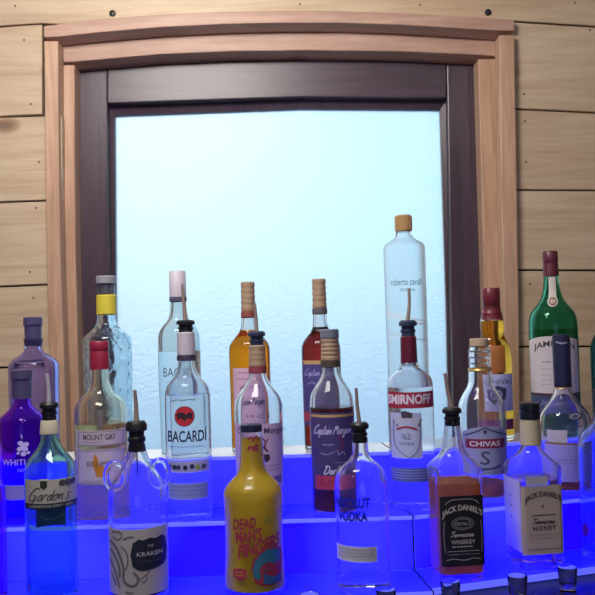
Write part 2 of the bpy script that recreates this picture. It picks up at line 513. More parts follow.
# dark backing seen in the gaps
for q in ([(-480, -340), (60, -340), (60, 1010), (-480, 1010)], [(502, -340), (1070, -340), (1070, 1010), (502, 1010)],
          [(60, -340), (502, -340), (502, 26), (60, 26)], [(60, 535), (502, 535), (502, 1010), (60, 1010)]):
    prism_y(bm, px_poly(q, DW), DW + .016, DW + .10, 1)
fixn(bm)
def nail(bm, px, py, D, mi, r=.0026):
    p = at(px, py, D)
    a = [bm.verts.new((p.x + r * math.cos(k * math.pi / 6), D - .0005, p.z + r * math.sin(k * math.pi / 6))) for k in range(12)]
    b_ = [bm.verts.new((v.co.x, D + .003, v.co.z)) for v in a]
    fs = [bm.faces.new(a)] + [bm.faces.new((a[k], b_[k], b_[(k + 1) % 12], a[(k + 1) % 12])) for k in range(12)]
    for f in fs: f.material_index = mi
for x, y in ((31, 104), (24, 40), (39, 162), (30, 272), (33.5, 298), (36, 208), (524, 94), (525, 121), (526, 162), (530, 284), (590, 30), (15, 6), (575, 3), (300, 4), (420, 5)): nail(bm, x, y, DW, 2)
fixn(bm)
wb = struct(link('wall_back', bm, [pine, pmat('gap_shadow_board', '#2b2320', .9), pmat('nail_iron', '#6a5648', .6)]))

win = struct(empty('window_1', at(297, 300, DC)))
def wpart(name, bm, m):
    o = link(name, bm, m); o.parent = win; o.matrix_parent_inverse = Matrix.Translation(-win.location); return o
cin_top = [(58, 39), (100, 34.5), (160, 29.5), (220, 26.5), (280, 25), (340, 25), (400, 27), (450, 30), (499, 33), (514.3, 33)]
def chamfered(upper, lower, D, y1, drop, cut):
    """board whose lower edge is cut back to a sloping chamfer"""
    bm = bmesh.new()
    lo2 = [(x, y + drop) for x, y in lower]
    A_ = [bm.verts.new((x, D, z)) for x, z in px_poly(upper + lower[::-1], D)]
    B_ = [bm.verts.new((x, y, z)) for (x, z), y in zip(px_poly(upper + lo2[::-1], D), [D + cut] * 99)]
    C_ = [bm.verts.new((v.co.x, y1, v.co.z)) for v in B_]
    n = len(A_); bm.faces.new(A_); bm.faces.new(C_[::-1])
    for P, Q in ((A_, B_), (B_, C_)):
        for k in range(n): bm.faces.new((P[k], Q[k], Q[(k + 1) % n], P[(k + 1) % n]))
    return bevel(bm, .0012, 1)
wpart('casing', chamfered(ctop, [(44, 37)] + [(x, y - 2.5) for x, y in cin_top], DC, DC + .045, 3, .03), trimx)
bm = bmesh.new(); prism_y(bm, px_poly([(44, 41), (58, 41), (58.5, 150), (60.5, 260), (65, 400), (69, 540), (54, 540), (51, 430), (47.3, 285), (45, 150)], DC), DC, DC + .045); wpart('casing', bevel(bm, .002), trimz)
bm = bmesh.new(); prism_y(bm, px_poly([(514.3, 35), (517, 200), (519, 330), (521, 540), (507, 540), (504.5, 330), (501.5, 200), (499, 35)], DC), DC, DC + .045); wpart('casing', bevel(bm, .002), trimz)
lin_in = [(74.5, 62), (160, 54.5), (230, 51.5), (300, 50.5), (400, 51.5), (478, 55)]
wpart('lining', chamfered([(54, 44), (100, 36), (160, 30), (230, 26), (300, 24), (400, 26), (504, 32)], [(x, y - .5) for x, y in [(54, 63)] + lin_in + [(504, 57)]], DL, DL + .06, 3.5, .03), trimx)
bm = bmesh.new(); prism_y(bm, px_poly([(54, 65), (74.5, 65), (74.5, 150), (75.5, 260), (79, 400), (82, 540), (66, 540), (57, 260)], DL), DL, DL + .06); wpart('lining', bevel(bm, .002), trimz)
bm = bmesh.new(); prism_y(bm, px_poly([(504, 59), (508, 330), (510, 540), (489, 540), (486, 330), (482, 200), (478, 59)], DL), DL, DL + .06); wpart('lining', bevel(bm, .002), trimz)
# dark stained sash, bead and frosted pane
st = [(70, 66), (300, 54), (486, 60)]
bm = bmesh.new(); prism_y(bm, px_poly([(107.2, 60), (300, 54), (446.5, 58), (446.5, 98), (300, 97), (107.2, 103.5)], DS), DS, DS + .055); wpart('sash', bevel(bm, .003), dark_x)
bm = bmesh.new(); prism_y(bm, px_poly([(70, 62), (107, 60), (109, 300), (113, 480), (76, 480)], DS), DS, DS + .055); wpart('sash', bevel(bm, .003), dark)
bm = bmesh.new(); prism_y(bm, px_poly([(486, 60), (490, 480), (455, 480), (451, 300), (446.7, 58)], DS), DS, DS + .055); wpart('sash', bevel(bm, .003), dark)
bm = bmesh.new(); prism_y(bm, px_poly([(76, 480), (113, 480), (455, 480), (490, 480), (492, 522), (76, 522)], DS), DS, DS + .055); wpart('sash', bevel(bm, .003), dark)
bi = [(113.5, 114.5), (300, 107.5), (441, 108.5), (447, 300), (451, 470), (118, 470), (114.5, 300)]
bo = [(105, 100), (300, 93), (450, 95), (455, 300), (459, 484), (108, 484), (105, 300)]
bm = bmesh.new()
A = [bm.verts.new((p.x, DS + .018, p.z)) for p in (at(x, y, DS + .018) for x, y in bo)]
Bq = [bm.verts.new((p.x, DS + .030, p.z)) for p in (at(x, y, DS + .018) for x, y in bi)]
Cq = [bm.verts.new((p.x, DS + .050, p.z)) for p in (at(x, y, DS + .018) for x, y in bi)]
Dq = [bm.verts.new((p.x, DS + .050, p.z)) for p in (at(x, y, DS + .018) for x, y in bo)]
for i in range(7):
    j = (i + 1) % 7
    for P, Q in ((A, Bq), (Bq, Cq), (Cq, Dq), (Dq, A)): bm.faces.new((P[i], P[j], Q[j], Q[i]))
wpart('glazing_bead', fixn(bm), dark)
# frosted pane
m, nt, out = nmat('frosted_pane')
g = nt.nodes.new('ShaderNodeBsdfGlass'); g.inputs['Roughness'].default_value = .42; g.inputs['IOR'].default_value = 1.45; g.inputs['Color'].default_value = (.93, .985, 1, 1)
tc = nt.nodes.new('ShaderNodeTexCoord'); nz = nt.nodes.new('ShaderNodeTexVoronoi'); nz.inputs['Scale'].default_value = 130
bp = nt.nodes.new('ShaderNodeBump'); bp.inputs['Strength'].default_value = .4; bp.inputs['Distance'].default_value = .002
nt.links.new(tc.outputs['Object'], nz.inputs['Vector']); nt.links.new(nz.outputs['Distance'], bp.inputs['Height']); nt.links.new(bp.outputs[0], g.inputs['Normal'])
tl = nt.nodes.new('ShaderNodeBsdfTranslucent'); tl.inputs['Color'].default_value = (.93, .985, 1, 1)
mxs = nt.nodes.new('ShaderNodeMixShader'); mxs.inputs[0].default_value = .28
nt.links.new(g.outputs[0], mxs.inputs[1]); nt.links.new(tl.outputs[0], mxs.inputs[2]); nt.links.new(mxs.outputs[0], out.inputs[0])
bm = bmesh.new(); prism_y(bm, px_poly([(98, 92), (462, 88), (470, 500), (100, 500)], DP), DP, DP + .006); wpart('frosted_pane', fixn(bm), m)
bm = bmesh.new(); p = at(60, 545, DC); q = at(515, 520, DC); box(bm, p.x, q.x, DC - .05, DS + .05, q.z - .02, q.z); wpart('sill', bevel(bm, .003), trimx)
# outer reveal of the opening, so that daylight reaches the room only through the pane
bm = bmesh.new()
a = at(60, 20, DP); c = at(500, 535, DP)
for x0, x1, z0, z1 in ((a.x - .2, a.x + .03, c.z - .1, a.z + .2), (c.x - .03, c.x + .2, c.z - .1, a.z + .2), (a.x - .2, c.x + .2, a.z - .05, a.z + .2), (a.x - .2, c.x + .2, c.z - .1, c.z + .05)):
    box(bm, x0, x1, DS + .05, DS + .12, z0, z1)
wpart('outer_reveal', fixn(bm), pmat('outer_timber', '#6d5a4c', .8))

RX, RYB, RH = 1.72, -2.0, 2.42
white = pmat('plaster', '#d8cfc2', .8)
def slab(name, *a, m=white):
    bm = bmesh.new(); box(bm, *a); return struct(link(name, fixn(bm), m))
slab('floor', -RX - .1, RX + .1, RYB - .1, DW + .1, -.06, 0, m=wood('floor_boards', '#7a5a42', '#5d4230', 'X', .5, False))
slab('ceiling', -RX - .1, RX + .1, RYB - .1, DW + .1, RH, RH + .06)
slab('wall_left', -RX - .1, -RX, RYB, DW + .1, 0, RH, m=pine)
slab('wall_right', RX, RX + .1, RYB, DW + .1, 0, RH, m=pine)
slab('wall_front', -RX, RX, RYB - .1, RYB, 0, RH, m=pine)
# outdoors
bm = bmesh.new(); box(bm, -30, 30, DW + 1.2, 60, -.4, -.3)
struct(link('ground_outside', bm, pmat('yard_gravel', '#4d6c9a', .9, bump=.3)))

# bolts and nail heads in the wall
def bolt(px, py, r, label, D, m):
    p = at(px, py, D); bm = bmesh.new()
    P = [(0, r * .75), (-.3 * r, r), (-.9 * r, r * .9)]
    rings = []
    for y, rr in [(-.5 * r, r * .55), (-.35 * r, r * .9), (0, r), (.004, r)]:
        rings.append([bm.verts.new((rr * math.cos(k * math.pi / 10), y, rr * math.sin(k * math.pi / 10))) for k in range(20)])
    for A_, B_ in zip(rings, rings[1:]):
        for k in range(20): bm.faces.new((A_[k], A_[(k + 1) % 20], B_[(k + 1) % 20], B_[k]))
    bm.faces.new(rings[0]); bm.faces.new(rings[-1])
    o = link('bolt', fixn(bm), m, None, 40, p); tag(o, label, 'bolt', 'bolts in the wall'); return o
iron = pmat('dark_iron', '#2c2a2c', .4, .6)
bolt(112.5, 13.5, .0078, 'dark round bolt head in the board above the left end of the window casing', DW, iron)
bolt(488, 12.5, .0078, 'dark round bolt head in the board above the right end of the window casing', DW, iron)

# ------------------------------------------------------------------ back bar counter
bm = bmesh.new(); box(bm, -1.66, 1.66, 1.10, 1.83, Z0 - .05, Z0 - .012)
ct = empty('back_bar_counter', (0, 1.45, 0)); tag(ct, 'black counter carrying the blue lighted shelves under the window', 'counter')
def cpart(name, bm, m): o = link(name, bm, m); o.parent = ct; o.matrix_parent_inverse = Matrix.Translation(-ct.location); return o
lam = pmat('black_laminate', '#0c0d14', .3)
cpart('worktop', bevel(bm, .004), lam)
bm = bmesh.new(); box(bm, -1.62, 1.62, 1.14, 1.81, 0, Z0 - .05); cpart('cabinet', bevel(bm, .003), lam)

# ------------------------------------------------------------------ lighted stepped displays
def led(name, e, e2, st, base=.12, rough=.22):
    """acrylic lit from inside by a row of blue diodes: softly uneven"""
    m, nt, out = nmat(name); N = nt.nodes.new; L = nt.links.new
    p = N('ShaderNodeBsdfPrincipled'); p.inputs['Base Color'].default_value = (base, base, base, 1); p.inputs['Roughness'].default_value = rough
    tc = N('ShaderNodeTexCoord'); mp = N('ShaderNodeMapping'); mp.inputs['Scale'].default_value = (5, 1, 3); mp.inputs['Location'].default_value = (1.7, 0, 0)
    n = N('ShaderNodeTexNoise'); n.inputs['Scale'].default_value = 1.0; n.inputs['Detail'].default_value = 0
    L(tc.outputs['Object'], mp.inputs[0]); L(mp.outputs[0], n.inputs['Vector'])
    r = N('ShaderNodeValToRGB'); r.color_ramp.elements[0].position = .4; r.color_ramp.elements[1].position = .7
    r.color_ramp.elements[0].color = e; r.color_ramp.elements[1].color = e2
    L(n.outputs['Fac'], r.inputs['Fac']); L(r.outputs[0], p.inputs['Emission Color']); p.inputs['Emission Strength'].default_value = st
    L(p.outputs[0], out.inputs[0]); return m
M_riser = led('lit_acrylic_front', (.003, .0, 1, 1), (.012, .014, 1, 1), 3.4, .02)
M_riser2 = led('lit_acrylic_front_upper', (.008, .006, 1, 1), (.014, .014, 1, 1), 2.6, .03)
M_tread = led('lit_acrylic_tread', (.003, .003, 1, 1), (.010, .010, 1, 1), 1.6, .03)
M_lid = led('daylit_acrylic_lid', (.05, .06, 1, 1), (.05, .06, 1, 1), .04, .9, .3)  # top tread: same acrylic, window daylight put into a paler base colour
M_edge = led('acrylic_edge', (.09, .11, 1, 1), (.12, .14, 1, 1), .9, .15)
SEAM = lambda y: .192 - .11 * (y - 1.26)
TD = .115
Y0 = 1.262
A17 = math.radians(17)
def lline(d, g=.0022):
    y = Y0 + d
    return (-.86, y - (.036 if d < .02 else 0)), (SEAM(y) - g, y + (.004 if d < .02 else 0))
def rline(d, g=.0022):
    y = Y0 + d + (.018 if d < .02 else 0); x = SEAM(y) + g
    return (x, y), (x + .56 * math.cos(A17) - .0 * d, y + .56 * math.sin(A17))
def display(name, label, line):
    root = empty(name, (line(0)[0][0] * .5 + line(0)[1][0] * .5, line(.17)[0][1], Z0 - .012)); tag(root, label, 'display shelf', 'blue lighted bottle displays')
    inv = Matrix.Translation(-root.location)
    def part(nm, bm, m, parent=None):
        o = link(nm, fixn(bm), m); o.parent = parent or root
        o.matrix_parent_inverse = inv if parent is None else Matrix.Translation(-root.location); return o
    T = .006
    for k in range(3):
        z = TIER[k]; d0, d1 = TD * k, TD * (k + 1)
        a, b_ = line(d0); c, d = line(d1)
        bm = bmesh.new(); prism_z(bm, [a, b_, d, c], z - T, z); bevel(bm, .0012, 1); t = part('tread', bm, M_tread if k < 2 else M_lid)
        if k:
            e, f = line(d0 + .001); g, h = line(d0 + .006)
            bm = bmesh.new(); prism_z(bm, [e, f, h, g], TIER[k - 1] + .0005, z - T - .0005); part('riser', bm, M_riser if k == 1 else M_riser2)
        # added glowing strip stands for the highlight along the tread's front edge
        e, f = line(d0 - .0022); g, h = line(d0 - .0002)
        bm = bmesh.new(); prism_z(bm, [e, f, h, g], z - T - (.004 if k == 0 else 0), z); o = part('edge_highlight', bm, M_edge)
    # base plinth and back panel
    e, f = line(.004); g, h = line(3 * TD)
    bm = bmesh.new(); prism_z(bm, [e, f, h, g], Z0 - .0118, Z0 - T - .0005); part('base_panel', bm, pmat('display_base', '#d9dcf0', .4))
    e, f = line(3 * TD - .006); g, h = line(3 * TD)
    bm = bmesh.new(); prism_z(bm, [e, f, h, g], Z0, TIER[2] - T - .0005); part('back_panel', bm, pmat('display_base', '#d9dcf0', .4))
    # stepped end panels
    for end in (0, 1):
        bm = bmesh.new()
        sgn = 1 if end == 0 else -1
        for k in (0, 1):
            z1 = TIER[k + 1] - T - .0006
            p, q = line(TD * (k + 1) + .007)[end], line(TD * 3 - .007)[end]
            u = .006 * sgn
            pp = [(p[0], p[1]), (p[0] + u, p[1]), (q[0] + u, q[1]), (q[0], q[1])]
            if k == 1: prism_z(bm, pp, TIER[1] + .0004, z1)
            else: prism_z(bm, pp, TIER[0] + .0004, z1)
        part('end_panel', bm, M_edge)
    if line is lline:  # black strip added in the seam, standing for the shade of the gap
        bm = bmesh.new()
        for k in range(3):
            p, q = line(TD * k)[1], line(TD * 3)[1]
            pp = [(p[0] + .0003, p[1]), (p[0] + .0026, p[1]), (q[0] + .0026, q[1]), (q[0] + .0003, q[1])]
            prism_z(bm, pp, (Z0 - .0115) if k == 0 else TIER[k - 1] + .0003, TIER[k] - .0004)
        part('seam_shade', bm, pmat('black_seam_shade', '#0a0b14', .7))
    return root
display('bottle_display', 'long blue lighted stepped shelf under the left and middle bottles', lline)
display('bottle_display', 'shorter blue lighted stepped shelf angled to the right of the seam', rline)

# ------------------------------------------------------------------ BOTTLES
CREAM, WHITE, INK = '#d9d2c6', '#e2e2ea', '#23242e'
gold = pmat('gold_cap', '#d6b07a', .3, .55)
tan = pmat('tan_cap', '#a58b72', .55, bump=.1)
maroon = pmat('maroon_foil', '#6a2030', .35)
grey_cap = pmat('grey_cap', '#6f7486', .4)
white_cap = pmat('white_cap', '#c4bccb', .45)
black_cap = pmat('black_cap', '#121624', .35)
def lab(h, rough=.6): return paint(h, rough)

# 1 purple gin, back row at the far left
M_pur = glass('violet_glass', (.82, .79, 1, 1), .02, 1.3)
M_pur2 = glass('deep_violet_glass', (.70, .42, .98, 1), .02, 1.3)
b = Bottle('gin_bottle', 'pale violet gin bottle with dark stopper, at the back left against the boards', 34, 380, 1.53, 2,
           [(340, 9.5), (346, 8.5), (350, 8.2), (354, 11), (360, 20), (364, 23.5, None, True), (367, 24.5, None, True), (380, 24.5), (452, 23.5)])
b.glass(M_pur, None, 3.2)
b.cap([(318, 8.2, 1), (319, 9.2, 1), (326, 9.4, 1), (327, 8.4, 1), (347, 8.2, 1)], pmat('violet_stopper', '#4a4468', .4), 'stopper')
b.finish()
# 2 purple gin, second row
b = Bottle('gin_bottle', 'deep purple gin bottle with a white flower emblem, left of the green bottle', 23, 450, 1.425, 1,
           [(396, 9.5), (402, 9), (407, 9.5), (412, 14), (417, 20), (420, 22.5, None, True), (423, 23.5, None, True), (440, 23.5), (500, 23)])
b.glass(M_pur2, None, 3.2); b.liquid(tint('violet_liquid', (.75, .35, .98)), 424, 3.4, 8)
b.cap([(371, 9.2, 1), (372, 10.6, 1), (380, 10.8, 1), (381, 9.6, 1), (400, 9.6, 1)], pmat('violet_stopper', '#4a4468', .4), 'stopper')
fl = '#cfc0f4'
for (x, y, r) in ((20.5, 441.5, 2.6), (25.5, 443, 2.8), (20, 447, 2.7), (25, 447.5, 2.6), (23.5, 452, 2.6), (18.5, 451, 1.6), (28, 451, 1.6), (22.5, 445, 2)):
    b.disc(x, y, r, r * .85, fl)
b.stroke([(22, 437), (21, 433)], .8, fl)
b.text('WHITLEY', 4.5, 36, 457, 462.5, fl); b.text('NEILL', 18, 28, 466, 469, '#a48fe0')
b.patch(5, 41, 482, 496, lab('#8d86d8'), name='band')
b.finish()
# 3 bottle cut by the left edge
b = Bottle('gin_bottle', 'pink purple bottle mostly cut off by the left edge of the photo', -19, 540, 1.29, 0,
           [(440, 9), (468, 9.5), (476, 15), (486, 22), (496, 24), (510, 24.5), (580, 24)])
b.glass(glass('pink_glass', (.85, .5, .9, 1), .02), None, 3)
b.cap([(418, 9, 1), (419, 10.5, 1), (450, 10.5, 1)], black_cap, 'stopper'); b.finish()
# 4 clear gin with yellow seal, back row
b = Bottle('gin_bottle', 'tall clear bottle of rippled glass with a yellow neck seal and grey cap', 108, 380, 1.53, 2,
           [(286, 8.6), (318, 9), (326, 10), (333, 17), (338, 23, None, True), (341, 24.2, None, True), (360, 24), (440, 23)])
m, nt, out = nmat('rippled_glass')
g = nt.nodes.new('ShaderNodeBsdfGlass'); g.inputs['IOR'].default_value = 1.45; g.inputs['Color'].default_value = (.9, .95, .97, 1); g.inputs['Roughness'].default_value = .12
tcn = nt.nodes.new('ShaderNodeTexCoord'); nz = nt.nodes.new('ShaderNodeTexNoise'); nz.inputs['Scale'].default_value = 55
bp = nt.nodes.new('ShaderNodeBump'); bp.inputs['Strength'].default_value = .5; bp.inputs['Distance'].default_value = .004
nt.links.new(tcn.outputs['Object'], nz.inputs['Vector']); nt.links.new(nz.outputs['Fac'], bp.inputs['Height']); nt.links.new(bp.outputs[0], g.inputs['Normal']); nt.links.new(g.outputs[0], out.inputs[0])
b.glass(m, None, 3)
b.cap([(277, 8.8, 1), (278, 9.8, 1), (284.5, 9.8, 1), (285, 9.2, 1)], pmat('pale_grey_cap', '#8f9099', .45), 'cap')
b.ring(285, 296, 7, 7, pmat('stopper_core', '#7d7a90', .4), 'stopper')
b.ring(296, 316, 9.8, 10, lab('#d2c53c'), 'neck_seal')
b.lines(102, 113, [301, 305, 309], '#8a7a2a', .7, off=.6)
b.finish()
# 5 amber rum with red cap, second row
b = Bottle('rum_bottle', 'pale gold rum bottle with a red cap and a framed cream label', 101.5, 450, 1.41, 1,
           [(368, 8.6), (372, 9.2), (385, 9.6), (394, 13), (400, 20), (406, 25, None), (412, 26), (430, 26), (500, 26)])
b.glass(glass('straw_glass', (.99, .97, .9, 1)), 424, 3); b.liquid(tint('gold_rum', (1, .86, .55), .25), 424, 3)
b.cap([(343, 8.8, 1), (344, 9.6, 1), (352, 9.6, 1), (353, 9.2, 1), (354, 9.6, 1), (371, 9.8, 1)], pmat('red_cap', '#8e1f3d', .4), 'cap')
l1 = b.patch(78, 124, 429, 444, lab('#cbbcc8'), name='label'); l2 = b.patch(78, 124, 447, 481, lab('#c9bcd2'), name='label')
for (x0, x1, y0, y1, p) in ((79.5, 122.5, 430, 443.4, l1), (79.5, 122.5, 448, 480, l2)):
    for r in ((x0, x1, y0, y0 + .6), (x0, x1, y1 - .6, y1), (x0, x0 + .6, y0, y1), (x1 - .6, x1, y0, y1)): b.rect(*r, '#8d7d78', parent=p, name='border')
b.text('MOUNT GAY', 84, 115, 432.5, 438, '#4a4352', parent=l1, bold=.015)
b.lines(85, 104, [440], '#7d7486', .6, parent=l1)
b.poly([(95, 451), (98, 455), (99, 461), (104, 464), (111, 466), (107, 470), (103, 474), (97, 473), (95, 467), (93, 460)], '#cf8a2e', parent=l2)
b.text('ECLIPSE', 88, 112, 458.5, 463, '#6b5560', off=.9, parent=l2)
b.lines(85, 116, [477], '#8d7d90', .6, parent=l2)
b.finish()
# 6 green gin with pourer, front row
M_grn = glass('green_glass', (.74, .95, .86, 1))
b = Bottle('gin_bottle', 'green gin bottle with a pourer stopper and a cream script label', 51, 510, 1.29, 0,
           [(424, 7.5), (434, 8), (444, 9), (452, 13), (460, 20), (466, 24), (474, 25), (500, 25), (576, 25)])
b.glass(M_grn, None, 3.4); b.liquid(tint('gin_left', (.75, .92, .98)), 577, 3.8, 6)
b.pourer(405, 424, 7.6, (45.5, 377), (47.5, 392), (1.6, 2.2), smat=pmat('clear_spout', '#b7b6c6', .3))
b.ring(423, 437, 8.3, 9.4, lab('#b9b29c'), 'neck_seal')
bk = b.patch(35, 68, 511, 532, lab('#1d4f46'), off=.5, name='back_label', face=2)
l = b.patch(26.5, 76, 478, 502, lab('#bcb8b0'), name='label')
bd = b.patch(26.5, 76, 500.5, 506, lab('#1c2a3a'), off=.7, name='label_band')
b.script("Gordon's", 30, 69, 485, 498.5, .85, '#1f2430', .4, l)
b.poly([(40.5, 479), (47, 479), (47, 485), (43.7, 487), (40.5, 485)], '#26362f', parent=l); b.rect(39.5, 48, 477, 478.6, '#d3cdbd', parent=l, off=.8)
for x in (61, 66, 71): b.disc(x, 482, 3, 3, '#4b4a48', parent=l)
b.text('LONDON DRY GIN', 31, 71, 502, 504.3, '#c7c3bd', parent=bd, off=.95)
b.stroke([(40, 512.5), (48, 516), (56, 515), (64, 511)], .6, '#3c6f62', off=.9, name='engraving')
b.finish()
# 7 white rum, back row
M_rumg = glass('faint_green_glass', (.96, .99, .99, 1), 0, 1.3, .12)
b = Bottle('rum_bottle', 'clear white rum bottle with a pale cap, behind the one with the red disc emblem', 179.5, 360, 1.53, 2,
           [(296, 7.6), (312, 8.2), (320, 10), (327, 16), (333, 20), (341, 21), (380, 21), (436, 20)])
b.glass(M_rumg, 352, 2.6)
b.cap([(272, 7.4, 1), (273, 8.2, 1), (298, 8.4, 1)], white_cap, 'cap'); b.ring(297.5, 303, 8.5, 8.7, lab('#4b4a66'), 'cap_band')
b.text('BACARDI', 164, 199, 367.5, 376.5, '#4c5a6b'); b.lines(166, 194, [381, 385], '#8fb2c0', .6)
b.finish()
# 8 white rum, second row
b = Bottle('rum_bottle', 'clear white rum bottle with a red disc emblem and pourer spout', 188.5, 440, 1.41, 1,
           [(362, 8.2), (370, 9), (378, 12), (384, 18), (390, 21.5), (398, 22.5), (430, 22.6), (506, 22.2)])
b.glass(M_rumg, 396, 2.6)
b.pourer(322, 336, 7.6, (181.5, 286), (183, 304), (1.1, 2.4), smat=M_spout)
b.ring(334, 357, 8.6, 9.2, white_cap, 'cap'); b.ring(356.5, 362.5, 9.4, 9.6, lab('#3d3350'), 'cap_band')
b.stroke([(172, 401), (177, 399), (182, 400.5), (188, 399), (195, 400)], .9, '#5a7a92', name='lettering')
b.disc(184.5, 415.5, 9.8, 10, '#8d3a4a'); b.disc(184.5, 415.5, 8.8, 9, '#c8303c', .9)
b.poly([(176.5, 413), (180, 411.5), (183.4, 414), (184.5, 412), (185.6, 414), (189, 411.5), (192.6, 413), (191, 419), (188, 417), (186, 418.5), (184.5, 421), (183, 418.5), (181, 417), (178, 419)], '#3a2630', 1.05)
b.text('BACARDÍ', 168.5, 206.5, 426.5, 440.5, '#1f2a44', bold=.02, planar=.9)
b.lines(170, 204, [444.5], '#7a86b8', .8); b.lines(176, 198, [450.5], '#7a86b8', .6); b.lines(172, 203, [455], '#9aa6d0', .6)
b.patch(167, 209, 459, 470, lab('#a9a9d8'), name='band', off=.3)
for x, c in ((170, '#2b3550'), (175, '#2b3550'), (179, '#39486a'), (185.5, '#232b40'), (192, '#2b3550'), (197.5, '#8d9a3a'), (203.5, '#39486a')): b.disc(x, 464 + (x % 2) * .6, 2.2, 2.4, c)
l = b.patch(169, 208, 480, 496, lab('#8f9ad2'), name='back_label', off=.3); b.lines(171, 206, [483, 487, 491], '#5f6cb0', .7, parent=l, off=.6)
b.finish()
# 9 squat rum bottle with loop handles, front row
b = Bottle('rum_bottle', 'round shouldered bottle with two glass loop handles and a cream label with black plate', 138.5, 520, 1.29, 0,
           [(446, 8), (456, 9.5), (464, 13), (474, 19), (484, 25.5), (492, 28.5), (502, 29.2), (540, 29.5), (580, 29)])
b.glass(M_clear, None, 3.4); b.liquid(tint('black_rum', (.10, .06, .06)), 584, 3.8, 5)
b.pourer(424, 454, 8.6, (134, 393), (135.5, 410), (1.6, 3), smat=M_spout)
bm = bmesh.new()
tube(bm, [(-.0135, 0, b.z(452)), (-.0135, 0, b.z(478))], .0012, 10); link('pourer_stem', fixn(bm), M_black, b.root, 40).location.x = .0135
for sx in (-1, 1):
    bm = bmesh.new(); cx = sx * 21.5 / b.s; cz = b.z(477)
    tube(bm, [(cx + (9 / b.s) * math.cos(t * math.pi / 12), 0, cz + (13 / b.s) * math.sin(t * math.pi / 12)) for t in range(24)], (.0046), 14, closed=True)
    link('handle', fixn(bm), glass('handle_glass', (1, 1, 1, 1), 0, 1.45), b.root, 60)
b.text('KRAKEN', 119, 160, 502, 511, '#5a60d8', off=.5, name='embossing')
l = b.patch(109.5, 167.5, 524, 587, lab('#b6b1b6'), name='label')
plate_off = 0
plate = [(133, 537), (136, 535.5), (138, 533.5), (143, 535), (149, 533), (155, 534.5), (160, 532.5), (163, 534), (165, 538), (166, 548), (165, 558), (163, 561), (158, 562.5), (150, 563.5), (142, 564), (137, 562), (133, 559), (131, 548)]
b.poly(plate, '#20253a', .75, l, 'plate')
b.text('KRAKEN', 137, 161.5, 546, 550, '#d6d6de', off=1.0, parent=l); b.text('THE', 147, 153, 539.5, 542, '#b9bac8', off=1.0, parent=l)
b.lines(141, 159, [555], '#5b6078', .6, parent=l, off=1.0)
ink = '#6f6c78'
for pts, w in (([(113, 528), (120, 526), (124, 530), (119, 535), (114, 532)], 1.2), ([(111, 536), (118, 542), (122, 552), (125, 562), (124, 572), (130, 578), (137, 577), (139, 570), (134, 565)], 2.2),
               ([(112, 544), (117, 551), (121, 560), (121, 570)], 2), ([(111.5, 553), (115, 561), (119, 570), (121, 580)], 1.6), ([(124, 534), (128, 531), (134, 531)], 1.2), ([(122, 540), (128, 546), (129, 556), (126, 563)], 1.3),
               ([(139, 572), (146, 568), (149, 564)], 1), ([(113, 566), (116, 573), (118, 578)], 1.2), ([(142, 575), (147, 573), (146, 570)], .9), ([(127, 583), (131, 585), (134, 583)], 1.4)):
    b.stroke(pts, w, ink, parent=l, taper=False)
b.finish()
# 10 spiced rum, back row
def captain_cap(b, y0, y1, r, band, top=None):
    h = y1 - y0
    if top: b.ring(y0, y0 + h * .24, r * .98, r, top, 'pourer_cap')
    c = b.ring(y0 + (h * .24 if top else 0), y1 - h * .18, r * .96, r * 1.0, tan, 'cap', ribs=5)
    b.ring(y1 - h * .19, y1, r * 1.04, r * 1.06, band, 'cap_band')
b = Bottle('rum_bottle', 'golden spiced rum bottle with ribbed tan cap and no pourer, against the window', 250, 370, 1.53, 2,
           [(315, 7), (326, 7.6), (333, 9.5), (339, 15), (344, 19), (349, 20.5), (360, 20.5), (390, 20.2), (436, 20)])
b.glass(M_full, 331, 2.6); b.liquid(tint('spiced_rum', (1, .52, .09)), 332, 2.8)
captain_cap(b, 283, 319, 7.2, lab('#8d4a44'))
l = b.patch(234, 267, 368, 424, lab('#d9b7c8'), name='label')
b.lines(238, 262, [372, 378], '#a05a78', .9, parent=l); b.stroke([(240, 388), (247, 383), (254, 388), (262, 385)], 1.2, '#8a4a68', parent=l, name='lettering')
b.script('Captain Morgan', 236, 265, 396, 404, .7, '#5b4a7d', .3, l)
b.finish()
# 11 spiced rum, second row with pourer
b = Bottle('rum_bottle', 'clear spiced rum bottle with pourer and pink label, directly behind the yellow bottle', 259, 420, 1.41, 1,
           [(371, 8), (378, 9), (385, 12), (393, 18), (399, 22), (406, 24), (416, 24), (450, 24), (500, 23.5)])
b.glass(M_clear, None, 2.8)
b.pourer(333, 349, 7.2, (254.5, 305), (256, 320), (1.3, 2.2), mat=pmat('blue_black_stopper', '#2a3350', .35))
b.ring(347, 368, 8.2, 8.8, tan, 'cap', ribs=4); b.ring(367.5, 375, 9, 9.2, lab('#8d3d4a'), 'cap_band')
b.text('M C I', 247, 269, 413.5, 417, '#7b4a58')
l = b.patch(236, 282.5, 423, 487, lab('#c6add2'), name='label')
b.text('Captain Morgan', 238, 283, 426.5, 434, '#3e2f52', parent=l, bold=.01)
b.stroke([(262, 436), (266, 441), (263, 446), (268, 449)], 1.4, '#5a2f40', parent=l); b.stroke([(268, 437), (264, 443), (267, 450)], 1.1, '#7a3048', parent=l)
b.poly([(264, 452), (269, 452), (270, 457), (266.5, 460), (263, 457)], '#33283d', parent=l)
b.lines(264, 280, [463, 467], '#a06a88', .7, parent=l); b.rect(262, 281, 474, 481, '#7a6aa0', parent=l)
b.finish()
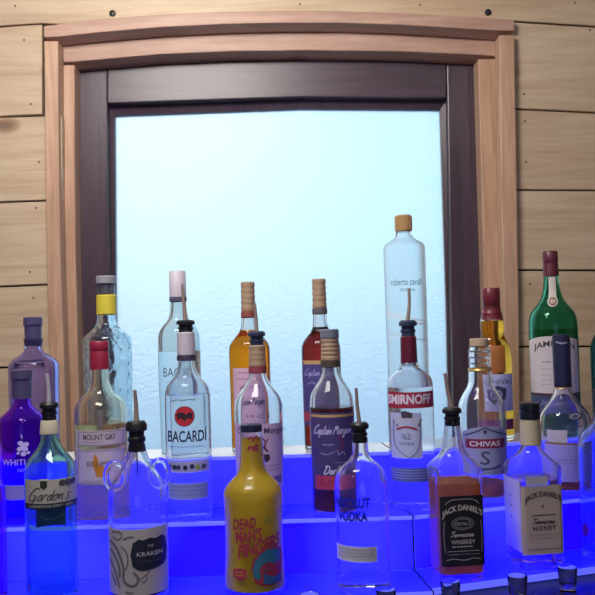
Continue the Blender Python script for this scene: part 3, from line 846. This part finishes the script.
# 12 dark rum, back row
b = Bottle('rum_bottle', 'dark rum bottle with a ribbed tan cap, back row right of the golden one', 321.5, 370, 1.53, 2,
           [(312, 6.8), (326, 7.2), (332, 9), (338, 14.5), (343, 18), (348, 19.5), (360, 19.5), (390, 19.4), (436, 19)])
b.glass(M_full, 330, 2.6); b.liquid(tint('dark_rum', (.62, .16, .14)), 329, 2.8)
captain_cap(b, 280, 315.5, 7.2, lab('#5d5660'))
b.ring(328, 332, 7.6, 9.4, black_cap, 'neck_band')
l = b.patch(303.5, 339.5, 364, 424, lab('#4f4a86'), name='label'); b.patch(303.5, 339.5, 360.5, 364.2, lab('#c7a070'), off=.6, name='gold_band')
b.script('Captain Morgan', 305, 337, 368.5, 375.5, .7, '#a5a0d8', .3, l)
b.stroke([(307, 384), (313, 381), (317, 385)], 1, '#8f8ac4', parent=l)
b.patch(303.8, 339.2, 411, 420, lab('#b0455c'), off=.65, name='red_band')
b.finish()
# 13 dark rum, second row
b = Bottle('rum_bottle', 'dark rum bottle with a grey and tan cap and red band, left of blue lettering', 332.5, 430, 1.41, 1,
           [(366, 8.5), (373, 9), (381, 11.5), (389, 17), (395, 20.5), (402, 21.8), (412, 22), (450, 22), (497, 21.6)])
b.glass(M_full, 408, 2.8); b.liquid(tint('dark_rum_front', (.50, .18, .14), .15), 408, 3)
captain_cap(b, 331, 369, 9.3, lab('#4a4038'), grey_cap)
bm = bmesh.new(); box(bm, .0145, .0153, -.002, .0022, b.z(368), b.z(343)); link('tear_tab', fixn(bm), pmat('clear_spout', '#b7b6c6', .3), b.root)
l = b.patch(311.5, 354.5, 412, 487, lab('#453a72'), name='label')
b.patch(311.5, 354.5, 414, 416.4, lab('#c3a06a'), off=.6, name='gold_band')
b.script('Captain Morgan', 314.5, 351, 423.5, 433, 1.0, '#b7b2e2', .3, l)
b.stroke([(341, 432), (340, 438), (343, 443), (339, 448)], 1.2, '#8a2f55', parent=l)
b.lines(323, 334, [442], '#8f88c4', 1.6, parent=l); b.stroke([(321, 451), (327, 453), (335, 449)], .9, '#9d96d0', parent=l)
b.stroke([(337, 448), (339, 454), (342, 449), (345, 453)], .8, '#a9a2d8', parent=l); b.rect(335, 349, 460, 460.7, '#8f88c4', parent=l)
b.script('Dark', 324, 340, 463, 471.5, 1.0, '#d6d2ee', .35, l)
r = b.patch(316, 354.4, 473, 486, lab('#b23a5e'), off=.65, name='red_band'); b.text('RUM', 320, 336, 476, 482, '#7d2247', off=.9, parent=r)
b.finish()
# 14 yellow bottle, front row
b = Bottle('liqueur_bottle', 'frosted bottle of opaque yellow liqueur with a long neck, dark cap and pink lettering', 254, 530, 1.29, 0,
           [(430, 10), (434, 10.8), (447, 11.5), (460, 12), (471, 13), (477, 16), (483, 23), (488, 27.5), (494, 29.5), (502, 29), (520, 28.4), (550, 28.6), (575, 30), (586, 29.5)], basein=5)
b.glass(glass('frosted_thick_glass', (.98, .98, 1, 1), .18, 1.33), None, 1, solid=True)
b.liquid(pmat('yellow_cream_liqueur', '#ecca1e', .45), 440, 3.6, 6)
b.cap([(427, 9.6, 1), (427.6, 10.6, 1), (434, 11, 1)], pmat('navy_cap', '#1c2340', .4), 'cap')
pk = '#a52f4e'
b.stroke([(248, 441), (251, 438), (254, 440), (252, 443)], 1.5, pk, name='lettering'); b.stroke([(254, 439), (257, 437), (258, 442)], 1.5, pk, name='lettering')
b.stroke([(248, 452), (249, 446), (251, 451), (253, 446), (253, 453)], 1.6, pk, name='lettering'); b.stroke([(255, 452), (255, 446), (258, 447), (256, 449.5), (258, 453)], 1.5, pk, name='lettering')
b.text('DEAD', 234, 256, 513.5, 524, pk, slope=-.14, bold=.03, shear=.05, space=.95)
b.text("MAN'S", 236, 261.5, 524, 536.5, pk, slope=-.16, bold=.03, shear=-.05, space=.95)
b.text('FINGERS', 239, 278.5, 534.5, 547.5, pk, slope=-.26, bold=.03, shear=.05, space=.95)
b.poly([(251, 562), (253, 553), (259, 546), (267, 542), (276, 542.5), (280.5, 547), (281, 557), (280.5, 566), (281, 577), (272, 578.5), (262, 578), (255, 574)], '#9c2c45')
b.poly([(252.5, 563), (255, 554), (260, 548), (267, 544), (275, 544.5), (279.5, 549), (279, 556), (274, 559), (268, 556), (262, 558), (259, 563), (261, 569), (258, 572), (254.5, 570)], '#2f6f93', .95)
b.poly([(263, 566), (269, 569), (275, 571), (280, 569), (280, 576), (271, 577), (263, 576)], '#2a5f9a', .95)
b.poly([(264, 561), (268, 560), (270, 563), (267, 566), (263, 565)], '#7a3a5a', 1.1)
b.poly([(234, 563), (240, 561), (247, 562), (247, 570), (241, 573), (234, 570)], pk); b.lines(236, 245, [564.5, 567.5], '#cda514', .8, off=.95)
for x, y in ((233, 581), (240, 584), (263, 586), (269, 584), (273, 583)): b.disc(x, y, .8, .7, '#4a3a1a')
b.stroke([(264, 518), (268, 515), (270, 519)], 1, '#6f9a4a')
b.finish()
# 15 clear vodka, front row
b = Bottle('vodka_bottle', 'clear glass bottle with rounded shoulders and blue lettering, front row by the seam', 363, 540, 1.285, 0,
           [(440, 8), (446, 7.8), (456, 8.4), (461, 10.5), (465, 16), (470, 21.5), (477, 25.3), (485, 26.6), (500, 27), (572, 27)], basein=6)
b.glass(M_clear, None, 3, bottom=13)
b.pourer(425, 445, 7.6, (356.5, 391), (357.5, 408), (1.5, 2.2))
blue = '#1420b8'
b.text('ABSOLUT', 335, 370, 494.5, 504.5, blue, bold=.05, slope=-.02, planar=.6); b.text('VODKA', 339, 367.5, 507.5, 517.5, blue, bold=.05, slope=-.02)
l = b.patch(337.5, 376.5, 541, 556, lab('#c3c5dc'), name='back_label'); b.lines(340, 374, [544, 547, 550], '#a2a4c8', .6, parent=l, words=False)
b.finish()
# 16 tall frosted vodka, back row
b = Bottle('vodka_bottle', 'tall frosted white vodka bottle with a ribbed gold cap, highest in the row', 407, 330, 1.53, 2,
           [(231, 7.6), (237, 7.8), (241, 12), (244, 18), (247.5, 20.6), (253, 20.8), (300, 20.6), (380, 20.2), (440, 20)])
b.glass(glass('frosted_glass', (.99, 1, 1, 1), .34, 1.12, .06), None, 2.4)
b.ring(216, 232.5, 8.0, 8.2, gold, 'cap', ribs=0)
bm = bmesh.new()
for k in range(24):
    a = 2 * math.pi * k / 24; bx = 8.3 / b.s
    tube(bm, [(bx * math.cos(a), bx * math.sin(a), b.z(231)), (bx * math.cos(a), bx * math.sin(a), b.z(217.5))], .0009, 6)
link('cap_flutes', fixn(bm), gold, b.root, 40)
b.text('roberto cavalli', 391.5, 421.5, 280.5, 287, '#56606f', bold=.0); b.text('VODKA', 400, 415, 290, 293, '#6f7a88')
for pts in ([(386.5, 311), (396, 316), (410, 320), (426, 323)], [(386.5, 314), (396, 319), (410, 323), (426, 326)], [(386.5, 334), (398, 336), (412, 339), (427, 342)]):
    b.stroke(pts, 1.4, '#eef6fb', off=.5, name='engraving')
b.finish()
# 17 red banded vodka, second row
b = Bottle('vodka_bottle', 'clear vodka bottle with a red banner, shield emblem, maroon cap and pourer', 411, 420, 1.45, 1,
           [(364, 8.4), (367, 10, None, True), (369, 9.6), (371, 11), (374, 16), (378, 20.5), (383, 22.4), (390, 22.8), (430, 22.8), (492, 22.4)])
b.glass(M_full, 388, 2.6)
b.pourer(322, 340, 7.4, (409.5, 290), (410, 306), (1.3, 2.2), smat=M_spout, mat=pmat('blue_black_stopper', '#2a3350', .35))
b.ring(338, 364.5, 7.9, 8.5, pmat('maroon_cap', '#5e1730', .4), 'cap')
bn = b.patch(389, 433, 391.5, 407.5, lab('#a02640'), name='red_banner', arch=-.5)
b.text('SMIRNOFF', 388.8, 430, 394, 403.5, '#dcd6e4', parent=bn, bold=.04)
l = b.patch(391.5, 421.5, 412, 456, lab('#b9c2e0'), name='label', off=.25, th=.15)
for pts in ([(394, 418), (394, 440), (398, 448), (410, 456)], [(420, 418), (420, 440), (417, 449), (410, 456)]): b.stroke(pts, .9, '#6f7896', parent=l)
b.poly([(401, 411), (405, 410), (409, 411), (412.5, 412), (412, 417), (402, 417)], '#4b4350', parent=l)
b.stroke([(394, 424), (399, 420), (407, 417.5), (415, 420), (420, 424)], 2.4, '#c6c4da', parent=l); b.stroke([(394, 420), (398, 425)], 1.2, '#5b5568', parent=l); b.stroke([(421, 418), (418, 425)], 1.6, '#5b4050', parent=l)
b.stroke([(397, 428), (402, 426), (407, 425), (413, 426.5), (417, 428)], 1.8, '#a8304a', off=.9, parent=l)
b.text('No21', 402, 411, 431.5, 437.5, '#5a628a', parent=l); b.text('VODKA', 399, 414, 440, 443, '#5a628a', parent=l)
bs = b.patch(391, 431, 465, 479, lab('#5560a8'), name='lower_band'); b.lines(393, 429, [467, 469.6, 472.2, 474.8], '#9aa2d8', .7, parent=bs, words=False, off=.7)
b.finish()
# 18 blended whisky, back row
b = Bottle('whisky_bottle', 'full amber whisky bottle with a maroon foil neck, back row beside the window frame', 494, 380, 1.60, 2,
           [(300, 8.5), (314, 9), (320, 11.5), (328, 12), (334, 11), (340, 12.5), (346, 16.5), (354, 18.4), (366, 18.6), (400, 18.6), (432, 18.2)])
b.glass(glass('amber_filled', (1, .98, .92, 1), 0, 1.38), 322, 2.6); b.liquid(tint('amber_whisky', (.98, .72, .24)), 322, 2.8)
b.cap([(289, 8.2, 1), (290, 9, 1), (304, 9, 1), (305, 8.4, 1), (313, 9.6, 1), (314, 10.2, 1), (315, 10, 1), (320.5, 11.5, 1)], maroon, 'foil_capsule')
b.patch(485, 505, 346, 372, lab('#a3622c'), name='neck_label', off=.5)
l = b.patch(485, 512, 374, 410, lab('#b3b6da'), name='label')
b.text('CHIVAS', 487, 511, 379, 384, '#3a3850', parent=l)
b.poly([(489, 388), (497, 385), (506, 388), (505, 398), (497.5, 404), (490, 398)], '#3b3a58', parent=l); b.disc(497.5, 394, 4.5, 5, '#a5a3c4', .95, l); b.disc(497.5, 394, 2.4, 3, '#3b3a58', 1.05, l)
b.patch(478, 512.5, 418, 428, lab('#7a2f5a'), name='red_band', off=.5)
b.finish()
# 19 blended whisky, second row
b = Bottle('whisky_bottle', 'nearly empty whisky bottle with pale cork top and red ribbon label, no pourer', 482.3, 430, 1.483, 1,
           [(347, 9), (352, 10.5), (358, 11), (366, 10.4), (372, 11.5), (378, 12), (384, 12), (390, 14.5), (396, 18.5), (402, 21.5), (410, 23.2), (430, 23.6), (486, 23.4)])
b.glass(M_clear, None, 2.8); b.liquid(tint('amber_dregs', (.95, .5, .22), .5), 481, 3.2, 6)
b.ring(340, 348, 9.2, 9.4, pmat('cork_top', '#b9a48a', .6), 'cap')
for y in (352, 358, 364): b.ring(y, y + 1.6, 11.6, 11.6, glass('ridge_glass', (1, 1, 1, 1), 0, 1.45), 'neck_ridge')
b.ring(369, 372.5, 11.4, 12.2, pmat('gold_band_metal', '#a88a4c', .4, .6), 'gold_band')
arch = [(464, 434), (470, 430), (478, 427), (485, 424), (492, 427), (499, 430), (505.5, 434), (505, 462), (498, 470), (485, 474), (472, 470), (465, 462)]
l = b.patch(463.5, 506, 431, 472, lab('#8f95b6'), name='label', arch=6, off=.35)
b.stroke([(465, 434), (473, 431), (481, 428), (485, 425.5), (489, 428), (497, 431), (505, 434)], 1.4, '#3d4460', parent=l)
b.disc(485, 430, 1.8, 2.2, '#3d4460', .9, l)
r = b.patch(466, 503.5, 437, 446, lab('#7d2240'), name='red_ribbon', off=.65); b.text('CHIVAS', 470, 499, 439, 444, '#d8d2e0', off=.95, parent=r, bold=.02)
b.stroke([(489, 451), (485, 449), (481, 452), (485, 455), (489, 458), (485, 461.5), (480, 459)], 1.8, '#3a3f58', parent=l); b.stroke([(481, 449), (489, 461)], .9, '#3a3f58', parent=l)
b.stroke([(472, 463), (479, 465.5), (485, 466), (492, 465.5), (499, 463)], 1.8, '#3d4460', parent=l); b.lines(475, 497, [469], '#6a70a0', .6, parent=l)
b.finish()
# 20 square whiskey, front row right
b = Bottle('whiskey_bottle', 'square whiskey bottle with black label and amber whiskey, pourer in its neck', 455, 500, 1.346, 0,
           [(420, 7.4, 2), (430, 8, 2), (440, 9.5, 2), (448, 10.5, 2), (455, 13, 2.2), (461, 17.5, 3), (466, 21.5, 5), (469, 23.4, 8, True), (472, 23.8, 9), (474, 23.2, 9), (478, 23, 9), (485, 23, 9), (562, 22.6, 9)], yaw=math.radians(6), rel=True, n=9)
b.glass(M_full, 482, 2.2); b.liquid(tint('tennessee_whiskey', (.98, .46, .14), .4), 481, 2.6, 5)
b.pourer(410, 428, 7.8, (-6, 376), (-4, 392), (1.6, 2.4), smat=M_spout)
l = b.patch(-21.3, 21.3, 493, 560, lab('#10121c', .5), name='black_label')
wt = '#bfb8b6'
b.text("JACK DANIEL'S", -20, 20, 507.5, 515, wt, arc=6.5, parent=l, bold=.03)
b.stroke([(-17, 501), (-12, 496.5), (0, 496), (12, 496.5), (17, 501)], .6, wt, parent=l)
for sx in (-1, 1): b.stroke([(sx * 18, 517), (sx * 19, 528), (sx * 18, 547)], .8, '#8b8790', parent=l)
for k in (0, 1): b.stroke([((11 - 2 * k) * math.cos(t * math.pi / 8), 519.5 + (6 - 1.6 * k) * math.sin(t * math.pi / 8)) for t in range(17)], .7, '#8b8790', parent=l, smooth=1)
b.text('Old No.7', -7.5, 7.5, 517.8, 521.2, wt, parent=l); b.script('Tennessee', -12, 11, 527, 532, .8, wt, .3, l); b.text('WHISKEY', -12, 12, 535, 539, wt, parent=l, bold=.015)
b.lines(-11, 11, [541], wt, 1.1, parent=l); b.rect(-16, 16, 545.5, 546, wt, parent=l); b.lines(-16, 16, [548.5], '#8b8790', .7, parent=l); b.stroke([(-17, 554), (-10, 552.5), (0, 555), (10, 552.5), (17, 554)], .6, wt, parent=l)
b.finish()
# 21 square honey whiskey, front row right
b = Bottle('whiskey_bottle', 'square whiskey bottle with cream label, black cap and paper neck band', 532.5, 490, 1.386, 0,
           [(420, 9, 2), (446, 9.4, 2), (451, 11, 2), (456, 14, 2.4), (461, 18.5, 4), (465, 22, 7), (468, 23, 9, True), (474, 22.6, 9), (480, 22.4, 9), (551, 22, 9)], yaw=math.radians(8), rel=True, n=9)
b.glass(M_full, 479, 2.2); b.liquid(tint('honey_whiskey', (.98, .86, .66)), 478, 2.6, 5)
b.cap([(405, 8.6, 1), (406, 9.8, 1), (412, 10, 1), (412.6, 9.2, 1), (413.4, 9.2, 1), (414, 10, 1), (421, 10, 1)], black_cap, 'cap')
nb = b.ring(421.5, 447, 9.8, 10.6, lab('#c0b49a'), 'neck_band')
b.stroke([(-5, 434), (0, 430), (5, 434)], 1, '#7a6a4a', name='emblem', parent=nb, off=1.4); b.lines(-5, 5, [438], '#7a6a4a', .8, parent=nb, off=1.4)
l = b.patch(-21, 21, 483, 549, lab('#b5a69f'), name='label')
bk = '#3b3038'
b.text("JACK DANIEL'S", -18, 19.5, 494, 501, bk, arc=6, parent=l, bold=.035); b.disc(0, 503, 1.6, 1.6, '#7d6d68', parent=l)
b.rect(-11, 13, 511, 511.7, bk, parent=l); b.script('Tennessee', -10.5, 12, 514.5, 519.5, .8, bk, .3, l); b.text('HONEY', -10.5, 13, 521.5, 526, bk, parent=l, bold=.03, space=1.3)
b.rect(-14, 18, 530, 530.5, '#9a8680', parent=l); b.rect(-14, 18, 533, 533.5, '#9a8680', parent=l); b.lines(-16, 18, [543.5], '#6d5c66', 1, parent=l)
sl = b.patch(-20, 20, 478, 547, lab('#b9b6cc'), name='side_label', face=1)
for y in (495, 505, 516, 527): b.disc(0, y, 2, 1.6, '#7d7a98', parent=sl, face=1)
tb = b.patch(-16, 6, 474, 482.5, lab('#b9b8d0'), name='tax_seal', off=.3)
b.finish()
# 22 green Irish whiskey, back row right
b = Bottle('whiskey_bottle', 'tall dark green whiskey bottle with cream label and maroon capsule against the boards', 553.5, 340, 1.63, 2,
           [(276, 7), (284, 7.4), (294, 9), (302, 12), (308, 17), (313, 21), (319, 23), (326, 23.6), (350, 23.8), (426, 23.2)])
b.glass(glass('irish_green', (.44, .78, .67, 1)), None, 3)
b.liquid(tint('irish_whiskey', (.7, .75, .5)), 330, 3.2)
b.cap([(252, 6.6, 1), (253, 7.4, 1), (263, 7.4, 1), (264, 7, 1), (266, 7.4, 1), (277, 7.8, 1)], pmat('maroon_foil_dull', '#5d2236', .4), 'foil_capsule')
nl = b.patch(549.5, 556.5, 278, 303, lab('#cfc9c2'), name='neck_label')
b.disc(553, 302.5, 5, 5.4, '#cfc9c2', .7, nl); b.disc(553, 302.5, 3.8, 4.2, '#7a4a4a', .9, nl); b.disc(553, 302.5, 2.4, 2.8, '#b9a79a', 1.0, nl)
l = b.patch(531, 576.5, 341, 392, lab('#cfc8cc'), name='label', arch=4.5)
b.text('JAMESON', 535, 573, 344.5, 352, '#2f3540', parent=l, arc=4, bold=.02)
b.lines(543, 551, [361], '#6d6a78', .9, parent=l); b.lines(542, 553, [368, 374, 379, 383], '#9a96a6', .6, parent=l)
b.patch(531, 576.5, 392, 394.4, lab('#4a2a30'), name='label_edge', off=.6)
bd = b.patch(531, 576.5, 394.4, 412, lab('#3a4672'), name='lower_label', off=.4); b.text('Jameson', 540, 569, 398, 405, '#9098be', parent=bd, shear=.4)
b.finish()
# 23 cognac, second row right
b = Bottle('cognac_bottle', 'rounded cognac bottle with long dark blue neck capsule, nearly empty', 565, 440, 1.525, 1,
           [(384, 8.5), (392, 9), (398, 11), (404, 15.5), (410, 20.5), (416, 24), (423, 25.6), (431, 26), (445, 25.4), (484, 23.4)])
b.glass(M_clear, None, 2.8); b.liquid(tint('cognac', (.95, .36, .12), .6), 481, 3.2, 6)
b.cap([(336, 7.4, 1), (337, 8.4, 1), (343, 8.8, 1), (388, 8.6, 1)], pmat('navy_capsule', '#20264a', .4), 'neck_capsule')
b.ring(388, 390, 9, 9.2, gold, 'gold_band')
b.stroke([(557, 343), (563, 345), (568, 344)], 1.6, '#9a9ab0', off=.6, name='torn_foil_edge')
b.disc(574.5, 415, 7, 4, '#2f3550'); b.disc(574.5, 415, 4.8, 2.7, '#7f86a8', .9); b.disc(574.5, 415, 2.6, 1.5, '#2f3550', 1.0)
b.patch(548, 567, 428, 440, lab('#b9b3b8'), name='back_label', face=0, off=.3)
l = b.patch(546, 588, 441, 478, lab('#9d96cf'), name='label'); b.patch(546, 588, 440, 442, lab('#8c6a50'), name='label_edge', off=.6)
b.lines(555, 577, [456, 459], '#7d74b8', 1.1, parent=l); b.disc(579, 449, 2, 2, '#9a5a8a', parent=l)
b.finish()
# 24 bottle cut by the right edge, front row
b = Bottle('gin_bottle', 'clear bottle half cut off by the right edge, beside the cream labelled square bottle', 605, 480, 1.423, 0,
           [(410, 8), (424, 9), (428, 13), (433, 19), (439, 23), (447, 25), (460, 25.2), (538, 25)])
b.glass(glass('pale_blue_glass', (.85, .9, 1, 1)), None, 3)
b.cap([(392, 8, 1), (393, 9.2, 1), (414, 9.2, 1)], black_cap, 'cap')
b.poly([(583, 525), (587, 520), (590, 527), (587, 536), (583, 533)], '#8a2f6a')
b.finish()
# 25 bottle at the far right of the back row
b = Bottle('spirit_bottle', 'dark teal bottle whose edge just enters at the right border against the boards', 616, 380, 1.66, 2,
           [(290, 8), (318, 9), (328, 14), (338, 20), (346, 23), (356, 23.5), (428, 23)])
b.glass(glass('teal_glass', (.25, .55, .6, 1)), None, 3)
b.cap([(270, 8, 1), (271, 9, 1), (295, 9, 1)], black_cap, 'cap'); b.finish()

# ------------------------------------------------------------------ shot glasses on the counter
ZC = Z0 - .012
M_sg = glass('shot_glass', (.99, .99, 1, 1), 0, 1.4, .0)
def shot_proto():
    root = empty('shot_glass')
    bm = bmesh.new(); O = [(0, .0108), (.001, .0122), (.012, .0128), (.036, .0150), (.0372, .0146), (.0365, .0138), (.013, .0108), (.009, .0098), (.008, .006)]
    rings = [[bm.verts.new((r * math.cos(2 * math.pi * k / 32), r * math.sin(2 * math.pi * k / 32), z)) for k in range(32)] for z, r in O]
    for A_, B_ in zip(rings, rings[1:]):
        for k in range(32): bm.faces.new((A_[k], A_[(k + 1) % 32], B_[(k + 1) % 32], B_[k]))
    bm.faces.new(rings[0][::-1]); bm.faces.new(rings[-1])
    link('glass_wall', fixn(bm), M_sg, root, 40)
    return root
sp = shot_proto()
S = [(567.5, 577, 1.285, 'small clear shot glass farthest right, below the bottle cut by the right edge'),
     (517.5, 583, 1.250, 'small clear shot glass below the cream labelled square bottle'),
     (450.5, 590, 1.235, 'small clear shot glass below the black labelled square bottle'),
     (386, 597, 1.205, 'small clear shot glass cut by the bottom edge, below the blue lettered bottle'),
     (310, 602, 1.19, 'shot glass with only its rim showing at the bottom, right of the yellow bottle')]
for i, (px, py, D, lb) in enumerate(S):
    if i == 0: o = sp
    else:
        o = sp.copy(); col.objects.link(o)
        for ch in list(sp.children):
            c = ch.copy(); col.objects.link(c); c.parent = o
    o.location = (at(px, py, D).x, D, ZC); tag(o, lb, 'shot glass', 'shot glasses on the counter')

# ------------------------------------------------------------------ LIGHT
w = bpy.data.worlds.new('sky'); sc.world = w; w.use_nodes = True
nt = w.node_tree; nt.nodes.clear(); N = nt.nodes.new; L = nt.links.new
out = N('ShaderNodeOutputWorld'); bg = N('ShaderNodeBackground'); tc = N('ShaderNodeTexCoord'); sx = N('ShaderNodeSeparateXYZ')
L(tc.outputs['Generated'], sx.inputs[0])
mr = N('ShaderNodeMapRange'); mr.inputs['From Min'].default_value = -.35; mr.inputs['From Max'].default_value = .35
L(sx.outputs['X'], mr.inputs['Value'])
rp = N('ShaderNodeValToRGB'); rp.color_ramp.elements[0].color = (.96, 1.0, .97, 1); rp.color_ramp.elements[1].color = (.40, .74, 1.0, 1)
L(mr.outputs[0], rp.inputs['Fac']); L(rp.outputs[0], bg.inputs['Color']); bg.inputs['Strength'].default_value = 1.58
L(bg.outputs[0], out.inputs[0])

def area(name, loc, size, power, color, target):
    l = bpy.data.lights.new(name, 'AREA'); l.energy = power; l.size = size; l.color = color
    o = bpy.data.objects.new(name, l); col.objects.link(o); o.location = loc
    o.rotation_euler = (Vector(target) - Vector(loc)).to_track_quat('-Z', 'Y').to_euler(); return o
area('ceiling_lamp', (-.3, 1.0, 2.39), .5, 22, (1, .94, .87), (-.1, 1.75, 1.7))
for lx_, ly_ in ((-1.0, .2), (.9, .35), (.1, -.6)): area('ceiling_spot', (lx_, ly_, 2.38), .10, 1.3, (1, .95, .9), (0, 1.5, 1.0))
area('blue_fill_light', (.2, -1.7, 1.25), 1.0, 4, (.5, .55, 1), (0, 1.6, 1.5))  # unseen bluish fill, added to lift the undersides and veil the sash

v = sc.view_settings; v.view_transform = 'Standard'; v.look = 'None'; v.exposure = .12; v.gamma = 1; v.use_curve_mapping = False
cy = sc.cycles
cy.max_bounces = 28; cy.transmission_bounces = 28; cy.transparent_max_bounces = 40; cy.glossy_bounces = 8; cy.diffuse_bounces = 4
cy.sample_clamp_indirect = 4; cy.blur_glossy = .5
